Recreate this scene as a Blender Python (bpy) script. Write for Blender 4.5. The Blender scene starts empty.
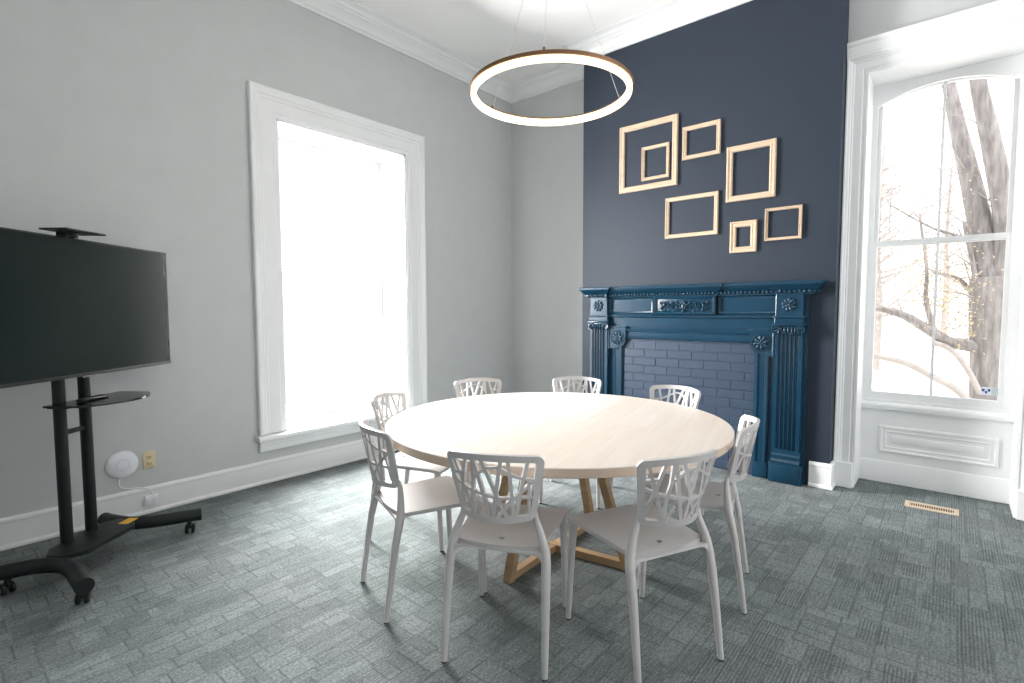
import bpy, bmesh, math, random
from mathutils import Vector, Matrix

# ---------------------------------------------------------------- camera, light, exposure
SC = bpy.context.scene
COL = SC.collection
PI = math.pi
rad = math.radians

cam_data = bpy.data.cameras.new('camera')
cam = bpy.data.objects.new('camera', cam_data)
COL.objects.link(cam)
cam_data.sensor_width = 36.0
cam_data.sensor_fit = 'HORIZONTAL'
cam_data.lens = 518.0 / 1024.0 * 36.0
cam_data.clip_start = 0.05
cam_data.clip_end = 300.0
cam.matrix_world = (Matrix.Translation((0, 0, 1.33)) @ Matrix.Rotation(rad(40.476), 4, 'Z')
                    @ Matrix.Rotation(rad(90 - 3.4905), 4, 'X') @ Matrix.Rotation(rad(-0.167), 4, 'Z'))
SC.camera = cam

world = bpy.data.worlds.new('sky')
SC.world = world
world.use_nodes = True
_bg = world.node_tree.nodes['Background']
_bg.inputs['Color'].default_value = (0.985, 1.0, 1.02, 1.0)
_bg.inputs['Strength'].default_value = 1.7

# bright overcast daylight that stands outside the left window
_al = bpy.data.lights.new('daylight', 'AREA')
_al.shape = 'RECTANGLE'
_al.size, _al.size_y = 2.6, 2.4
_al.energy = 1400.0
_al.color = (1.0, 0.985, 0.965)
_alo = bpy.data.objects.new('daylight', _al)
COL.objects.link(_alo)
_alo.location = (-5.05, 2.45, 2.25)
_alo.rotation_euler = (0, -math.pi / 2 + math.radians(14), 0)

# overhead sun, added to whiten the ground and the tree outside, the ceiling keeps it out of the room
_sl = bpy.data.lights.new('sun', 'SUN')
_sl.energy = 3.2
_sl.angle = math.radians(3)
_slo = bpy.data.objects.new('sun', _sl)
COL.objects.link(_slo)
_slo.rotation_euler = (math.radians(8), math.radians(6), 0)

SC.view_settings.view_transform = 'Standard'
SC.view_settings.look = 'None'
SC.view_settings.exposure = 0.3
SC.view_settings.gamma = 1.0
SC.view_settings.use_curve_mapping = False
try:
    SC.cycles.use_denoising = True
    SC.cycles.denoiser = 'OPENIMAGEDENOISE'
    SC.cycles.max_bounces = 10
    SC.cycles.diffuse_bounces = 6
    SC.cycles.transparent_max_bounces = 12
    SC.cycles.sample_clamp_indirect = 6.0
except Exception:
    pass

random.seed(7)

# ---------------------------------------------------------------- materials
def srgb(r, g, b):
    def c(v):
        v /= 255.0
        return v / 12.92 if v <= 0.04045 else ((v + 0.055) / 1.055) ** 2.4
    return (c(r), c(g), c(b), 1.0)


class NT:
    """tiny helper round a node tree"""
    def __init__(self, name):
        self.m = bpy.data.materials.new(name)
        self.m.use_nodes = True
        self.t = self.m.node_tree
        self.b = self.t.nodes['Principled BSDF']
        self.out = self.t.nodes['Material Output']

    def n(self, kind, **kw):
        nd = self.t.nodes.new(kind)
        for k, v in kw.items():
            if hasattr(nd, k):
                setattr(nd, k, v)
            else:
                nd.inputs[k].default_value = v
        return nd

    def l(self, a, b):
        self.t.links.new(a, b)

    def coords(self, scale=(1, 1, 1), rot=(0, 0, 0), loc=(0, 0, 0)):
        tc = self.n('ShaderNodeTexCoord')
        mp = self.n('ShaderNodeMapping')
        mp.inputs['Scale'].default_value = scale
        mp.inputs['Rotation'].default_value = rot
        mp.inputs['Location'].default_value = loc
        self.l(tc.outputs['Object'], mp.inputs['Vector'])
        return mp.outputs['Vector']

    def bump(self, height, strength=0.2, dist=0.002):
        bp = self.n('ShaderNodeBump')
        bp.inputs['Strength'].default_value = strength
        bp.inputs['Distance'].default_value = dist
        self.l(height, bp.inputs['Height'])
        self.l(bp.outputs['Normal'], self.b.inputs['Normal'])

    def mix(self, a, b, fac, blend='MIX'):
        mx = self.n('ShaderNodeMix', data_type='RGBA', blend_type=blend)
        for s, v in ((6, a), (7, b)):
            if hasattr(v, 'is_output'):
                self.l(v, mx.inputs[s])
            else:
                mx.inputs[s].default_value = v
        if hasattr(fac, 'is_output'):
            self.l(fac, mx.inputs[0])
        else:
            mx.inputs[0].default_value = fac
        return mx.outputs[2]

    def ramp(self, src, p0, p1, c0=(0, 0, 0, 1), c1=(1, 1, 1, 1)):
        r = self.n('ShaderNodeValToRGB')
        r.color_ramp.elements[0].position = p0
        r.color_ramp.elements[1].position = p1
        r.color_ramp.elements[0].color = c0
        r.color_ramp.elements[1].color = c1
        self.l(src, r.inputs['Fac'])
        return r.outputs['Color']


def paint(name, col, rough=0.5, var=0.04, scale=6.0, bump=0.08, bscale=180.0, metal=0.0, spec=0.5, coat=0.0):
    a = NT(name)
    v = a.coords((1, 1, 1))
    nz = a.n('ShaderNodeTexNoise', Scale=scale, Detail=4.0)
    a.l(v, nz.inputs['Vector'])
    lo = tuple(c * (1 - var) for c in col[:3]) + (1,)
    hi = tuple(min(1, c * (1 + var)) for c in col[:3]) + (1,)
    a.l(a.ramp(nz.outputs['Fac'], 0.3, 0.7, lo, hi), a.b.inputs['Base Color'])
    a.b.inputs['Roughness'].default_value = rough
    a.b.inputs['Metallic'].default_value = metal
    a.b.inputs['Specular IOR Level'].default_value = spec
    a.b.inputs['Coat Weight'].default_value = coat
    if bump:
        n2 = a.n('ShaderNodeTexNoise', Scale=bscale, Detail=2.0)
        a.l(v, n2.inputs['Vector'])
        a.bump(n2.outputs['Fac'], bump, 0.001)
    return a.m


def carpet_mat():
    a = NT('carpet')
    v0 = a.coords((1, 1, 1), (0, 0, PI / 2))
    dn = a.n('ShaderNodeTexNoise', Scale=38.0, Detail=1.0)
    a.l(v0, dn.inputs['Vector'])
    dm = a.n('ShaderNodeVectorMath', operation='MULTIPLY_ADD')
    dm.inputs[1].default_value = (.004, .004, 0)
    a.l(dn.outputs['Color'], dm.inputs[0])
    a.l(v0, dm.inputs[2])
    v = dm.outputs[0]

    def brick(w, h, off, sq, loc, c1, c2, mort, ms, freq=2):
        mp = a.n('ShaderNodeMapping')
        mp.inputs['Location'].default_value = loc
        a.l(v, mp.inputs['Vector'])
        b = a.n('ShaderNodeTexBrick', offset=off, squash=sq, offset_frequency=freq, squash_frequency=3)
        b.inputs['Color1'].default_value = c1
        b.inputs['Color2'].default_value = c2
        b.inputs['Mortar'].default_value = mort
        b.inputs['Scale'].default_value = 1.0
        b.inputs['Mortar Size'].default_value = ms
        b.inputs['Mortar Smooth'].default_value = 0.9
        b.inputs['Bias'].default_value = 0.0
        b.inputs['Brick Width'].default_value = w
        b.inputs['Row Height'].default_value = h
        a.l(mp.outputs['Vector'], b.inputs['Vector'])
        return b
    W, K = (1, 1, 1, 1), (0, 0, 0, 1)
    b1 = brick(0.150, 0.092, 0.37, 1.6, (0.03, 0.02, 0), (.88, .88, .88, 1), (.58, .58, .58, 1), (.40, .40, .40, 1), 0.0065)
    b1b = brick(0.098, 0.131, 0.58, 0.6, (0.21, 0.055, 0), (.87, .87, .87, 1), (.55, .55, .55, 1), (.40, .40, .40, 1), 0.0065)
    b1c = brick(0.205, 0.064, 0.29, 1.4, (0.07, 0.155, 0), (.84, .84, .84, 1), (.52, .52, .52, 1), (.42, .42, .42, 1), 0.0060)
    b2 = brick(0.171, 0.105, 0.61, 0.7, (0.11, 0.05, 0), W, K, (.3, .3, .3, 1), 0.0)
    b3 = brick(0.310, 0.190, 0.43, 1.3, (0.4, 0.27, 0), W, K, K, 0.0)
    b4 = brick(0.262, 0.330, 0.27, 0.8, (0.15, 0.41, 0), W, K, K, 0.0)
    wv = a.n('ShaderNodeTexWave', wave_type='BANDS', bands_direction='Y', wave_profile='SIN')
    wv.inputs['Scale'].default_value = 26.0
    wv.inputs['Distortion'].default_value = .5
    wv.inputs['Detail Scale'].default_value = 3.0
    a.l(v, wv.inputs['Vector'])
    fine = a.n('ShaderNodeTexNoise', Scale=105.0, Detail=4.0)
    a.l(v, fine.inputs['Vector'])
    sm = a.n('ShaderNodeMapping')
    sm.inputs['Scale'].default_value = (16, 95, 1)
    a.l(v, sm.inputs['Vector'])
    streak = a.n('ShaderNodeTexNoise', Scale=1.0, Detail=3.0)
    a.l(sm.outputs['Vector'], streak.inputs['Vector'])
    big = a.n('ShaderNodeTexNoise', Scale=1.1, Detail=2.0)
    a.l(v, big.inputs['Vector'])
    blocks = a.mix(b1.outputs['Color'], b1b.outputs['Color'], a.ramp(b3.outputs['Color'], .45, .55))
    blocks = a.mix(blocks, b1c.outputs['Color'], a.ramp(b4.outputs['Color'], .58, .66))
    stripes = a.ramp(wv.outputs['Fac'], 0.15, 0.75, (.52, .52, .52, 1), W)
    val = a.mix(blocks, stripes, a.ramp(b2.outputs['Color'], .35, .75), 'MULTIPLY')
    val = a.mix(val, a.ramp(streak.outputs['Fac'], .28, .70, (.45, .45, .45, 1), (1.2, 1.2, 1.2, 1)), .65, 'MULTIPLY')
    pile = a.ramp(fine.outputs['Fac'], 0.32, 0.68, (.38, .38, .38, 1), (1.3, 1.3, 1.3, 1))
    val = a.mix(val, pile, 0.85, 'MULTIPLY')
    colr = a.n('ShaderNodeValToRGB')
    e = colr.color_ramp.elements
    e[0].position = 0.0
    e[0].color = (.045, .055, .056, 1)
    e[1].position = 0.80
    e[1].color = (.235, .260, .263, 1)
    a.l(val, colr.inputs['Fac'])
    c = a.mix(colr.outputs['Color'], a.ramp(big.outputs['Fac'], .35, .65, (.9, .95, .93, 1), (1.03, 1.0, 1.02, 1)), 1.0, 'MULTIPLY')
    a.l(c, a.b.inputs['Base Color'])
    a.b.inputs['Roughness'].default_value = 0.95
    a.b.inputs['Specular IOR Level'].default_value = 0.15
    a.bump(val, 0.5, 0.004)
    return a.m


def wood_mat(name, light, dark, along=(1, 0, 0), rough=0.45, planks=0.0, rot=0.0, coat=0.0):
    a = NT(name)
    v = a.coords((1, 1, 1), (0, 0, rot))
    sc = tuple(1.5 if k else 22.0 for k in along)
    mp = a.n('ShaderNodeMapping')
    mp.inputs['Scale'].default_value = sc
    a.l(v, mp.inputs['Vector'])
    nz = a.n('ShaderNodeTexNoise', Scale=1.6, Detail=6.0, Distortion=0.6)
    a.l(mp.outputs['Vector'], nz.inputs['Vector'])
    c = a.ramp(nz.outputs['Fac'], 0.3, 0.75, dark, light)
    if planks:
        b = a.n('ShaderNodeTexBrick', offset=0.37)
        b.inputs['Scale'].default_value = 1.0
        b.inputs['Color1'].default_value = (1, 1, 1, 1)
        b.inputs['Color2'].default_value = (.95, .90, .86, 1)
        b.inputs['Mortar'].default_value = (.9, .85, .8, 1)
        b.inputs['Mortar Size'].default_value = 0.0006
        b.inputs['Brick Width'].default_value = 1.9
        b.inputs['Row Height'].default_value = planks
        a.l(v, b.inputs['Vector'])
        c = a.mix(c, b.outputs['Color'], 1.0, 'MULTIPLY')
    a.l(c, a.b.inputs['Base Color'])
    a.b.inputs['Roughness'].default_value = rough
    a.b.inputs['Coat Weight'].default_value = coat
    return a.m


def glass_mat():
    a = NT('window glass')
    tr = a.n('ShaderNodeBsdfTransparent')
    gl = a.n('ShaderNodeBsdfGlossy')
    gl.inputs['Roughness'].default_value = 0.02
    lw = a.n('ShaderNodeLayerWeight')
    lw.inputs['Blend'].default_value = 0.15
    mul = a.n('ShaderNodeMath', operation='MULTIPLY')
    mul.inputs[1].default_value = 0.35
    a.l(lw.outputs['Fresnel'], mul.inputs[0])
    mx = a.n('ShaderNodeMixShader')
    a.l(mul.outputs[0], mx.inputs[0])
    a.l(tr.outputs[0], mx.inputs[1])
    a.l(gl.outputs[0], mx.inputs[2])
    a.l(mx.outputs[0], a.out.inputs['Surface'])
    return a.m


def emit_mat(name, col, s):
    a = NT(name)
    a.b.inputs['Base Color'].default_value = (.9, .85, .7, 1)
    a.b.inputs['Emission Color'].default_value = col
    a.b.inputs['Emission Strength'].default_value = s
    return a.m


def bark_mat():
    a = NT('bark')
    v = a.coords((9, 9, 1.6))
    nz = a.n('ShaderNodeTexNoise', Scale=2.2, Detail=6.0)
    a.l(v, nz.inputs['Vector'])
    a.l(a.ramp(nz.outputs['Fac'], .3, .75, (.20, .18, .175, 1), (.42, .39, .38, 1)), a.b.inputs['Base Color'])
    a.b.inputs['Roughness'].default_value = .95
    a.bump(nz.outputs['Fac'], .8, .03)
    return a.m


M = {}
M['wall'] = paint('pale grey wall paint', (.53, .545, .545, 1), .75, .02)
M['navy'] = paint('navy wall paint', (.0165, .0265, .044, 1), .6, .03, spec=.4)
M['trim'] = paint('white trim paint', (.80, .81, .815, 1), .38, .012, bump=.03)
M['ceiling'] = paint('white ceiling paint', (.90, .90, .895, 1), .85, .012)
M['mantel'] = paint('glossy blue paint', (.0026, .034, .068, 1), .28, .12, bump=.12, bscale=90, coat=.08)
M['brick'] = paint('painted blue brick', (.034, .054, .092, 1), .40, .08, scale=22, bump=.5, bscale=60)
M['carpet'] = carpet_mat()
M['maple'] = wood_mat('pale maple', (.70, .66, .615, 1), (.63, .575, .515, 1), (1, 0, 0), .32, .165, rad(-103), coat=.15)
M['edge'] = wood_mat('maple edge', (.68, .55, .44, 1), (.58, .46, .36, 1), (1, 1, 0), .5)
M['oak'] = wood_mat('oak', (.47, .32, .18, 1), (.34, .22, .115, 1), (1, 1, 0), .5)
M['frame'] = wood_mat('raw pine', (.64, .505, .375, 1), (.54, .41, .29, 1), (1, 0, 0), .6)
M['plastic'] = paint('pale grey plastic', (.56, .545, .545, 1), .34, .015, bump=.02)
M['foot'] = paint('dark rubber', (.03, .03, .03, 1), .7, .05)
M['black'] = paint('black powder coat', (.010, .014, .014, 1), .42, .1, bump=.06, spec=.3)
M['screen'] = paint('dark screen', (.010, .016, .0145, 1), .22, .02, bump=0, spec=.22)
M['bezel'] = paint('black bezel', (.006, .007, .007, 1), .35, .02, bump=0)
M['glossblack'] = paint('black tempered glass', (.010, .012, .013, 1), .12, .02, bump=0)
M['chrome'] = paint('chrome', (.6, .6, .6, 1), .2, .05, metal=1, bump=0)
M['bronze'] = paint('brushed bronze', (.23, .13, .075, 1), .38, .08, metal=.85, bump=0)
M['wire'] = paint('steel cable', (.80, .77, .75, 1), .35, .02, metal=.1, bump=0)
M['glow'] = emit_mat('warm led diffuser', (1.0, .76, .42, 1), 1.75)
M['glass'] = glass_mat()
M['almond'] = paint('almond plastic', (.66, .56, .36, 1), .4, .02, bump=0)
M['slot'] = paint('dark slots', (.05, .035, .02, 1), .6, .02, bump=0)
M['white'] = paint('white plastic', (.80, .80, .84, 1), .35, .01, bump=0)
M['violet'] = paint('pale violet ring', (.70, .69, .87, 1), .4, .01, bump=0)
M['yellow'] = paint('yellow sticker', (.80, .42, .015, 1), .5, .03, bump=0)
M['ink'] = paint('dark ink', (.03, .03, .03, 1), .5, .02, bump=0)
M['vent'] = paint('tan vent metal', (.56, .46, .34, 1), .45, .03, bump=0)
M['ventgap'] = paint('dark vent gap', (.10, .035, .025, 1), .7, .05, bump=0)
M['stickblue'] = paint('blue sticker print', (.025, .05, .22, 1), .5, .02, bump=0)
M['stickpale'] = paint('pale sticker', (.72, .75, .84, 1), .5, .02, bump=0)
M['stickgrey'] = paint('clear grey sticker', (.55, .60, .60, 1), .5, .02, bump=0)
M['bark'] = bark_mat()
M['twig'] = paint('pale twigs', (.42, .38, .36, 1), .9, .1, bump=0)
M['leaf'] = paint('autumn leaves', (.46, .37, .23, 1), .8, .25, scale=3, bump=0)
M['leafpale'] = paint('pale distant leaves', (.50, .45, .38, 1), .8, .15, scale=3, bump=0)
M['ground'] = paint('pale dry ground', (.80, .77, .70, 1), .95, .08, scale=.6, bump=0)
M['siding'] = paint('pale siding', (.78, .78, .78, 1), .9, .03, bump=0)
M['roof'] = paint('grey shingles', (.48, .48, .50, 1), .9, .1, bump=0)

# ---------------------------------------------------------------- mesh helpers
class MB:
    """collects shapes in one mesh"""
    def __init__(self):
        self.bm = bmesh.new()

    def faces(self, verts, faces):
        vs = [self.bm.verts.new(v) for v in verts]
        for f in faces:
            try:
                self.bm.faces.new([vs[i] for i in f])
            except ValueError:
                pass
        return vs

    def box(self, x0, x1, y0, y1, z0, z1, f=None):
        P = [(x0, y0, z0), (x1, y0, z0), (x1, y1, z0), (x0, y1, z0), (x0, y0, z1), (x1, y0, z1), (x1, y1, z1), (x0, y1, z1)]
        if f:
            P = [f(*p) for p in P]
        self.faces(P, [(0, 3, 2, 1), (4, 5, 6, 7), (0, 1, 5, 4), (1, 2, 6, 5), (2, 3, 7, 6), (3, 0, 4, 7)])

    def rbox(self, x0, x1, y0, y1, z0, z1, r=.004, f=None, seg=2):
        """box with bevelled edges"""
        b = bmesh.new()
        bmesh.ops.create_cube(b, size=1.0)
        for v in b.verts:
            v.co = Vector(((x0 + x1) / 2 + v.co.x * (x1 - x0), (y0 + y1) / 2 + v.co.y * (y1 - y0), (z0 + z1) / 2 + v.co.z * (z1 - z0)))
        r = min(r, .45 * min(abs(x1 - x0), abs(y1 - y0), abs(z1 - z0)))
        bmesh.ops.bevel(b, geom=list(b.edges), offset=r, segments=seg, profile=.5, affect='EDGES')
        self.absorb(b, f)

    def absorb(self, b, f=None):
        b.verts.index_update()
        mp = [self.bm.verts.new(f(*v.co) if f else v.co) for v in b.verts]
        for fc in b.faces:
            try:
                self.bm.faces.new([mp[v.index] for v in fc.verts])
            except ValueError:
                pass
        b.free()

    def prism(self, poly, h0, h1, f):
        """polygon (2d) extruded from h0 to h1; f(a, b, h) -> point"""
        n = len(poly)
        P = [f(a, b, h0) for a, b in poly] + [f(a, b, h1) for a, b in poly]
        F = [tuple(range(n - 1, -1, -1)), tuple(range(n, 2 * n))]
        F += [(i, (i + 1) % n, n + (i + 1) % n, n + i) for i in range(n)]
        self.faces(P, F)

    def ringprism(self, outer, inner, h0, h1, f):
        """region between two closed outlines of equal count, extruded"""
        n = len(outer)
        P = ([f(a, b, h0) for a, b in outer] + [f(a, b, h0) for a, b in inner]
             + [f(a, b, h1) for a, b in outer] + [f(a, b, h1) for a, b in inner])
        F = []
        for i in range(n):
            j = (i + 1) % n
            F += [(i, j, n + j, n + i), (2 * n + i, 3 * n + i, 3 * n + j, 2 * n + j),
                  (i, 2 * n + i, 2 * n + j, j), (n + i, n + j, 3 * n + j, 3 * n + i)]
        self.faces(P, F)

    def tube(self, pts, r, n=8, cap=True, r2=None, up=None):
        """swept tube; r number or list; r2 second radius for an oval section"""
        pts = [Vector(p) for p in pts]
        m = len(pts)
        R = r if isinstance(r, (list, tuple)) else [r] * m
        R2 = R if r2 is None else (r2 if isinstance(r2, (list, tuple)) else [r2] * m)
        rings = []
        prev = None
        for i, p in enumerate(pts):
            t = (pts[min(i + 1, m - 1)] - pts[max(i - 1, 0)]).normalized()
            if prev is None:
                ref = Vector(up) if up else (Vector((0, 0, 1)) if abs(t.z) < .9 else Vector((1, 0, 0)))
            else:
                ref = prev
            a = ref - t * ref.dot(t)
            if a.length < 1e-6:
                a = t.orthogonal()
            a.normalize()
            prev = a
            b = t.cross(a)
            rings.append([self.bm.verts.new(p + a * (R[i] * math.cos(2 * PI * k / n)) + b * (R2[i] * math.sin(2 * PI * k / n))) for k in range(n)])
        for i in range(m - 1):
            for k in range(n):
                self.bm.faces.new([rings[i][k], rings[i][(k + 1) % n], rings[i + 1][(k + 1) % n], rings[i + 1][k]])
        if cap:
            self.bm.faces.new(rings[0][::-1])
            self.bm.faces.new(rings[-1])

    def bar(self, p, q, w, h, up=(0, 0, 1)):
        """square bar from p to q, w across, h along up"""
        p, q = Vector(p), Vector(q)
        t = (q - p).normalized()
        u = Vector(up)
        s = t.cross(u).normalized()
        u = s.cross(t)
        P = []
        for c in (p, q):
            for a, b in ((-1, -1), (1, -1), (1, 1), (-1, 1)):
                P.append(c + s * (a * w / 2) + u * (b * h / 2))
        self.faces(P, [(3, 2, 1, 0), (4, 5, 6, 7), (0, 1, 5, 4), (1, 2, 6, 5), (2, 3, 7, 6), (3, 0, 4, 7)])

    def lathe(self, prof, n=32, f=None, closed=False):
        """prof [(r, z)]; f maps a local point"""
        f = f or (lambda x, y, z: (x, y, z))
        rings = []
        for r, z in prof:
            if r < 1e-6:
                rings.append([self.bm.verts.new(f(0, 0, z))] * n)
            else:
                rings.append([self.bm.verts.new(f(r * math.cos(2 * PI * k / n), r * math.sin(2 * PI * k / n), z)) for k in range(n)])
        m = len(rings)
        for i in range(m if closed else m - 1):
            A, B = rings[i], rings[(i + 1) % m]
            for k in range(n):
                q = []
                for v in (A[k], A[(k + 1) % n], B[(k + 1) % n], B[k]):
                    if v not in q:
                        q.append(v)
                if len(q) > 2:
                    try:
                        self.bm.faces.new(q)
                    except ValueError:
                        pass

    def blob(self, c, rx, ry, rz, f=None, rot=0.0, seg=8, rings=6):
        """ellipsoid; rot turns it in its own x-z plane"""
        b = bmesh.new()
        bmesh.ops.create_uvsphere(b, u_segments=seg, v_segments=rings, radius=1.0)
        ca, sa = math.cos(rot), math.sin(rot)
        for v in b.verts:
            x, y, z = v.co.x * rx, v.co.y * ry, v.co.z * rz
            v.co = Vector((c[0] + x * ca - z * sa, c[1] + y, c[2] + x * sa + z * ca))
        self.absorb(b, f)

    def sweep(self, path, prof, f, closed=False, side=1):
        """profile (d, h) swept along a mitred 2-d path; d is offset to the side, f(a, b, h) -> point"""
        n = len(path)
        rows = []
        for i in range(n):
            p = Vector(path[i])
            def nrm(a, b):
                t = (Vector(b) - Vector(a)).normalized()
                return Vector((-t.y, t.x)) * side
            if closed:
                n0, n1 = nrm(path[i - 1], path[i]), nrm(path[i], path[(i + 1) % n])
            else:
                n0 = nrm(path[i - 1], path[i]) if i else nrm(path[0], path[1])
                n1 = nrm(path[i], path[i + 1]) if i < n - 1 else n0
            m = (n0 + n1)
            m = m / max(.2, (1 + n0.dot(n1)))
            rows.append([self.bm.verts.new(f(p.x + m.x * d, p.y + m.y * d, h)) for d, h in prof])
        k = len(prof)
        for i in range(n if closed else n - 1):
            A, B = rows[i], rows[(i + 1) % n]
            for j in range(k - 1):
                try:
                    self.bm.faces.new([A[j], A[j + 1], B[j + 1], B[j]])
                except ValueError:
                    pass
            try:
                self.bm.faces.new([A[k - 1], A[0], B[0], B[k - 1]])
            except ValueError:
                pass
        if not closed:
            for r in (rows[0], rows[-1][::-1]):
                try:
                    self.bm.faces.new(r)
                except ValueError:
                    pass

    def build(self, name, m, parent=None, smooth=False, angle=40):
        bmesh.ops.recalc_face_normals(self.bm, faces=list(self.bm.faces))
        me = bpy.data.meshes.new(name)
        self.bm.to_mesh(me)
        self.bm.free()
        mats = m if isinstance(m, (list, tuple)) else [m]
        for x in mats:
            me.materials.append(x)
        if smooth:
            me.shade_smooth()
            try:
                me.set_sharp_from_angle(angle=rad(angle))
            except Exception:
                pass
        o = bpy.data.objects.new(name, me)
        COL.objects.link(o)
        if parent is not None:
            o.parent = parent
        return o


def tag(o, label=None, cat=None, group=None, kind=None):
    if label:
        o['label'] = label
    if cat:
        o['category'] = cat
    if group:
        o['group'] = group
    if kind:
        o['kind'] = kind
    return o


def thing(name, label, cat, loc=(0, 0, 0), rz=0.0, group=None):
    o = bpy.data.objects.new(name, None)
    o.empty_display_size = .1
    COL.objects.link(o)
    o.location = loc
    o.rotation_euler = (0, 0, rz)
    return tag(o, label, cat, group)


def struct(o, label=None, cat=None):
    return tag(o, label, cat, None, 'structure')


def copy_tree(o, parent=None):
    c = o.copy()
    COL.objects.link(c)
    if parent is not None:
        c.parent = parent
    for ch in list(o.children):
        copy_tree(ch, c)
    return c


idf = lambda x, y, z: (x, y, z)

# ---------------------------------------------------------------- room
XL, YR, YB, YW = -3.994, 4.68, 4.37, 4.53     # left wall, left recess, chimney breast, right window wall
BL, BR = -2.808, -0.659                        # breast ends
ZC = 3.87
XR, YF = 1.9, -1.35                            # how far floor and ceiling run on behind the camera

b = MB(); b.box(-4.0, XR, YF, 4.84, -.12, 0)
floor = struct(b.build('floor', M['carpet']), 'dark grey teal carpet of small woven blocks and stripes', 'floor')
b = MB(); b.box(-4.45, XR, YF, 5.0, ZC, ZC + .15)
struct(b.build('ceiling', M['ceiling']), 'plain white ceiling', 'ceiling')

# left wall with window opening
WY0, WY1, WZ0, WZ1 = 1.912, 3.136, .385, 2.79
b = MB()
for y0, y1, z0, z1 in ((YF, WY0, -.12, ZC), (WY1, 5.0, -.12, ZC), (WY0, WY1, -.12, WZ0), (WY0, WY1, WZ1, ZC)):
    b.box(-4.45, XL, y0, y1, z0, z1)
struct(b.build('wall_left', M['wall']), 'pale grey wall with a tall window', 'wall')
b = MB(); b.box(XL, BL, YR, 5.0, -.12, ZC)
struct(b.build('wall_back', M['wall']), 'pale grey wall in the recess left of the blue wall', 'wall')
b = MB(); b.box(BL, BR, YB, 5.0, -.12, ZC)
struct(b.build('wall_chimney', M['navy']), 'navy blue chimney breast wall', 'wall')
b = MB(); b.box(-4.45, XR, YF - .2, YF, -.12, ZC)  # unseen wall behind the camera, built to cut light on the near floor
struct(b.build('wall_front', M['wall']), 'unseen pale grey wall behind the camera, added to dim the near floor', 'wall')
b = MB(); b.box(XR, XR + .2, YF - .2, 1.5, -.12, ZC)  # unseen part wall, placed to block light from the open right side
struct(b.build('wall_blocker', M['wall']), 'unseen pale grey part wall on the near right, added to block light', 'wall')
# right window wall, opening to the floor
RX0, RX1, RZ1 = -.538, .345, 3.01
b = MB()
for x0, x1, z0, z1 in ((BR, RX0, -.12, ZC), (RX1, XR, -.12, ZC), (RX0, RX1, RZ1, ZC)):
    b.box(x0, x1, YW, 5.0, z0, z1)
struct(b.build('wall_right', M['wall']), 'pale grey wall around the right window', 'wall')

# room cornice
prof = [(0, 3.71), (.014, 3.71), (.018, 3.728), (.030, 3.738), (.034, 3.752), (.048, 3.770), (.066, 3.790), (.082, 3.800),
        (.086, 3.812), (.100, 3.818), (.108, 3.840), (.128, 3.850), (.150, 3.856), (.150, 3.869), (0, 3.869)]
b = MB()
path = [(XL, YF), (XL, YR), (BL, YR), (BL, YB), (BR, YB), (BR, YW), (XR, YW)]
b.sweep(path, prof, lambda x, y, h: (x, y, h), side=-1)
struct(b.build('trim_1', M['trim'], smooth=True, angle=25), 'white moulded crown cornice under the ceiling', 'cornice')

# skirting boards
sk = [(0, .004), (.026, .004), (.026, .018), (.019, .026), (.016, .030), (.016, .150), (.020, .154), (.020, .166), (.012, .176), (0, .180)]
def skirt(name, path, label, scale=1.0):
    b = MB()
    b.sweep(path, [(d, h * scale) for d, h in sk], lambda x, y, h: (x, y, h), side=-1)
    return struct(b.build(name, M['trim'], smooth=True, angle=25), label, 'skirting board')
skirt('baseboard_left', [(XL, YF), (XL, YR), (BL, YR), (BL, YB), (-2.72, YB)], 'white skirting board along the left wall')
skirt('baseboard_back', [(-.79, YB), (BR, YB), (BR, YW - .03)], 'short white skirting board right of the fireplace', 1.06)
skirt('baseboard_right', [(RX1 + .165, YW), (XR, YW)], 'white skirting board right of the right window')

# ---------------------------------------------------------------- windows
def arc_outline(x0, x1, z0, zs, rise, n=24, semi=False):
    """closed outline: bottom left, bottom right, then the arch right to left"""
    pts = [(x0, z0), (x1, z0)]
    cx, hw = (x0 + x1) / 2, (x1 - x0) / 2
    if semi:
        for i in range(n + 1):
            a = PI * i / n
            pts.append((cx + hw * math.cos(a), zs + rise * math.sin(a)))
    else:
        R = (hw * hw + rise * rise) / (2 * rise)
        a0 = math.asin(hw / R)
        for i in range(n + 1):
            a = a0 - 2 * a0 * i / n
            pts.append((cx + R * math.sin(a), zs + rise - R + R * math.cos(a)))
    return pts


def rect_match(inner, x0, x1, z0, z1):
    """rectangle outline with the same count as inner (bottom two first, arch points sent to the top and sides)"""
    out = [(x0, z0), (x1, z0)]
    n = len(inner) - 3
    zspr = inner[2][1]
    cx = (x0 + x1) / 2
    for i in range(n + 1):
        t = i / n
        # walk right side up, along the top, left side down
        k = .22
        if t < k:
            out.append((x1, zspr + (z1 - zspr) * t / k))
        elif t <= 1 - k:
            out.append((x1 + (x0 - x1) * (t - k) / (1 - 2 * k), z1))
        else:
            out.append((x0, z1 + (zspr - z1) * (t - 1 + k) / k))
    return out


casing_prof = [(0, 0), (0, .012), (.012, .018), (.030, .018), (.036, .024), (.118, .024), (.126, .032), (.142, .034), (.150, .044),
               (.172, .050), (.180, .058), (.196, .060), (.204, .052), (.204, 0)]

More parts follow.
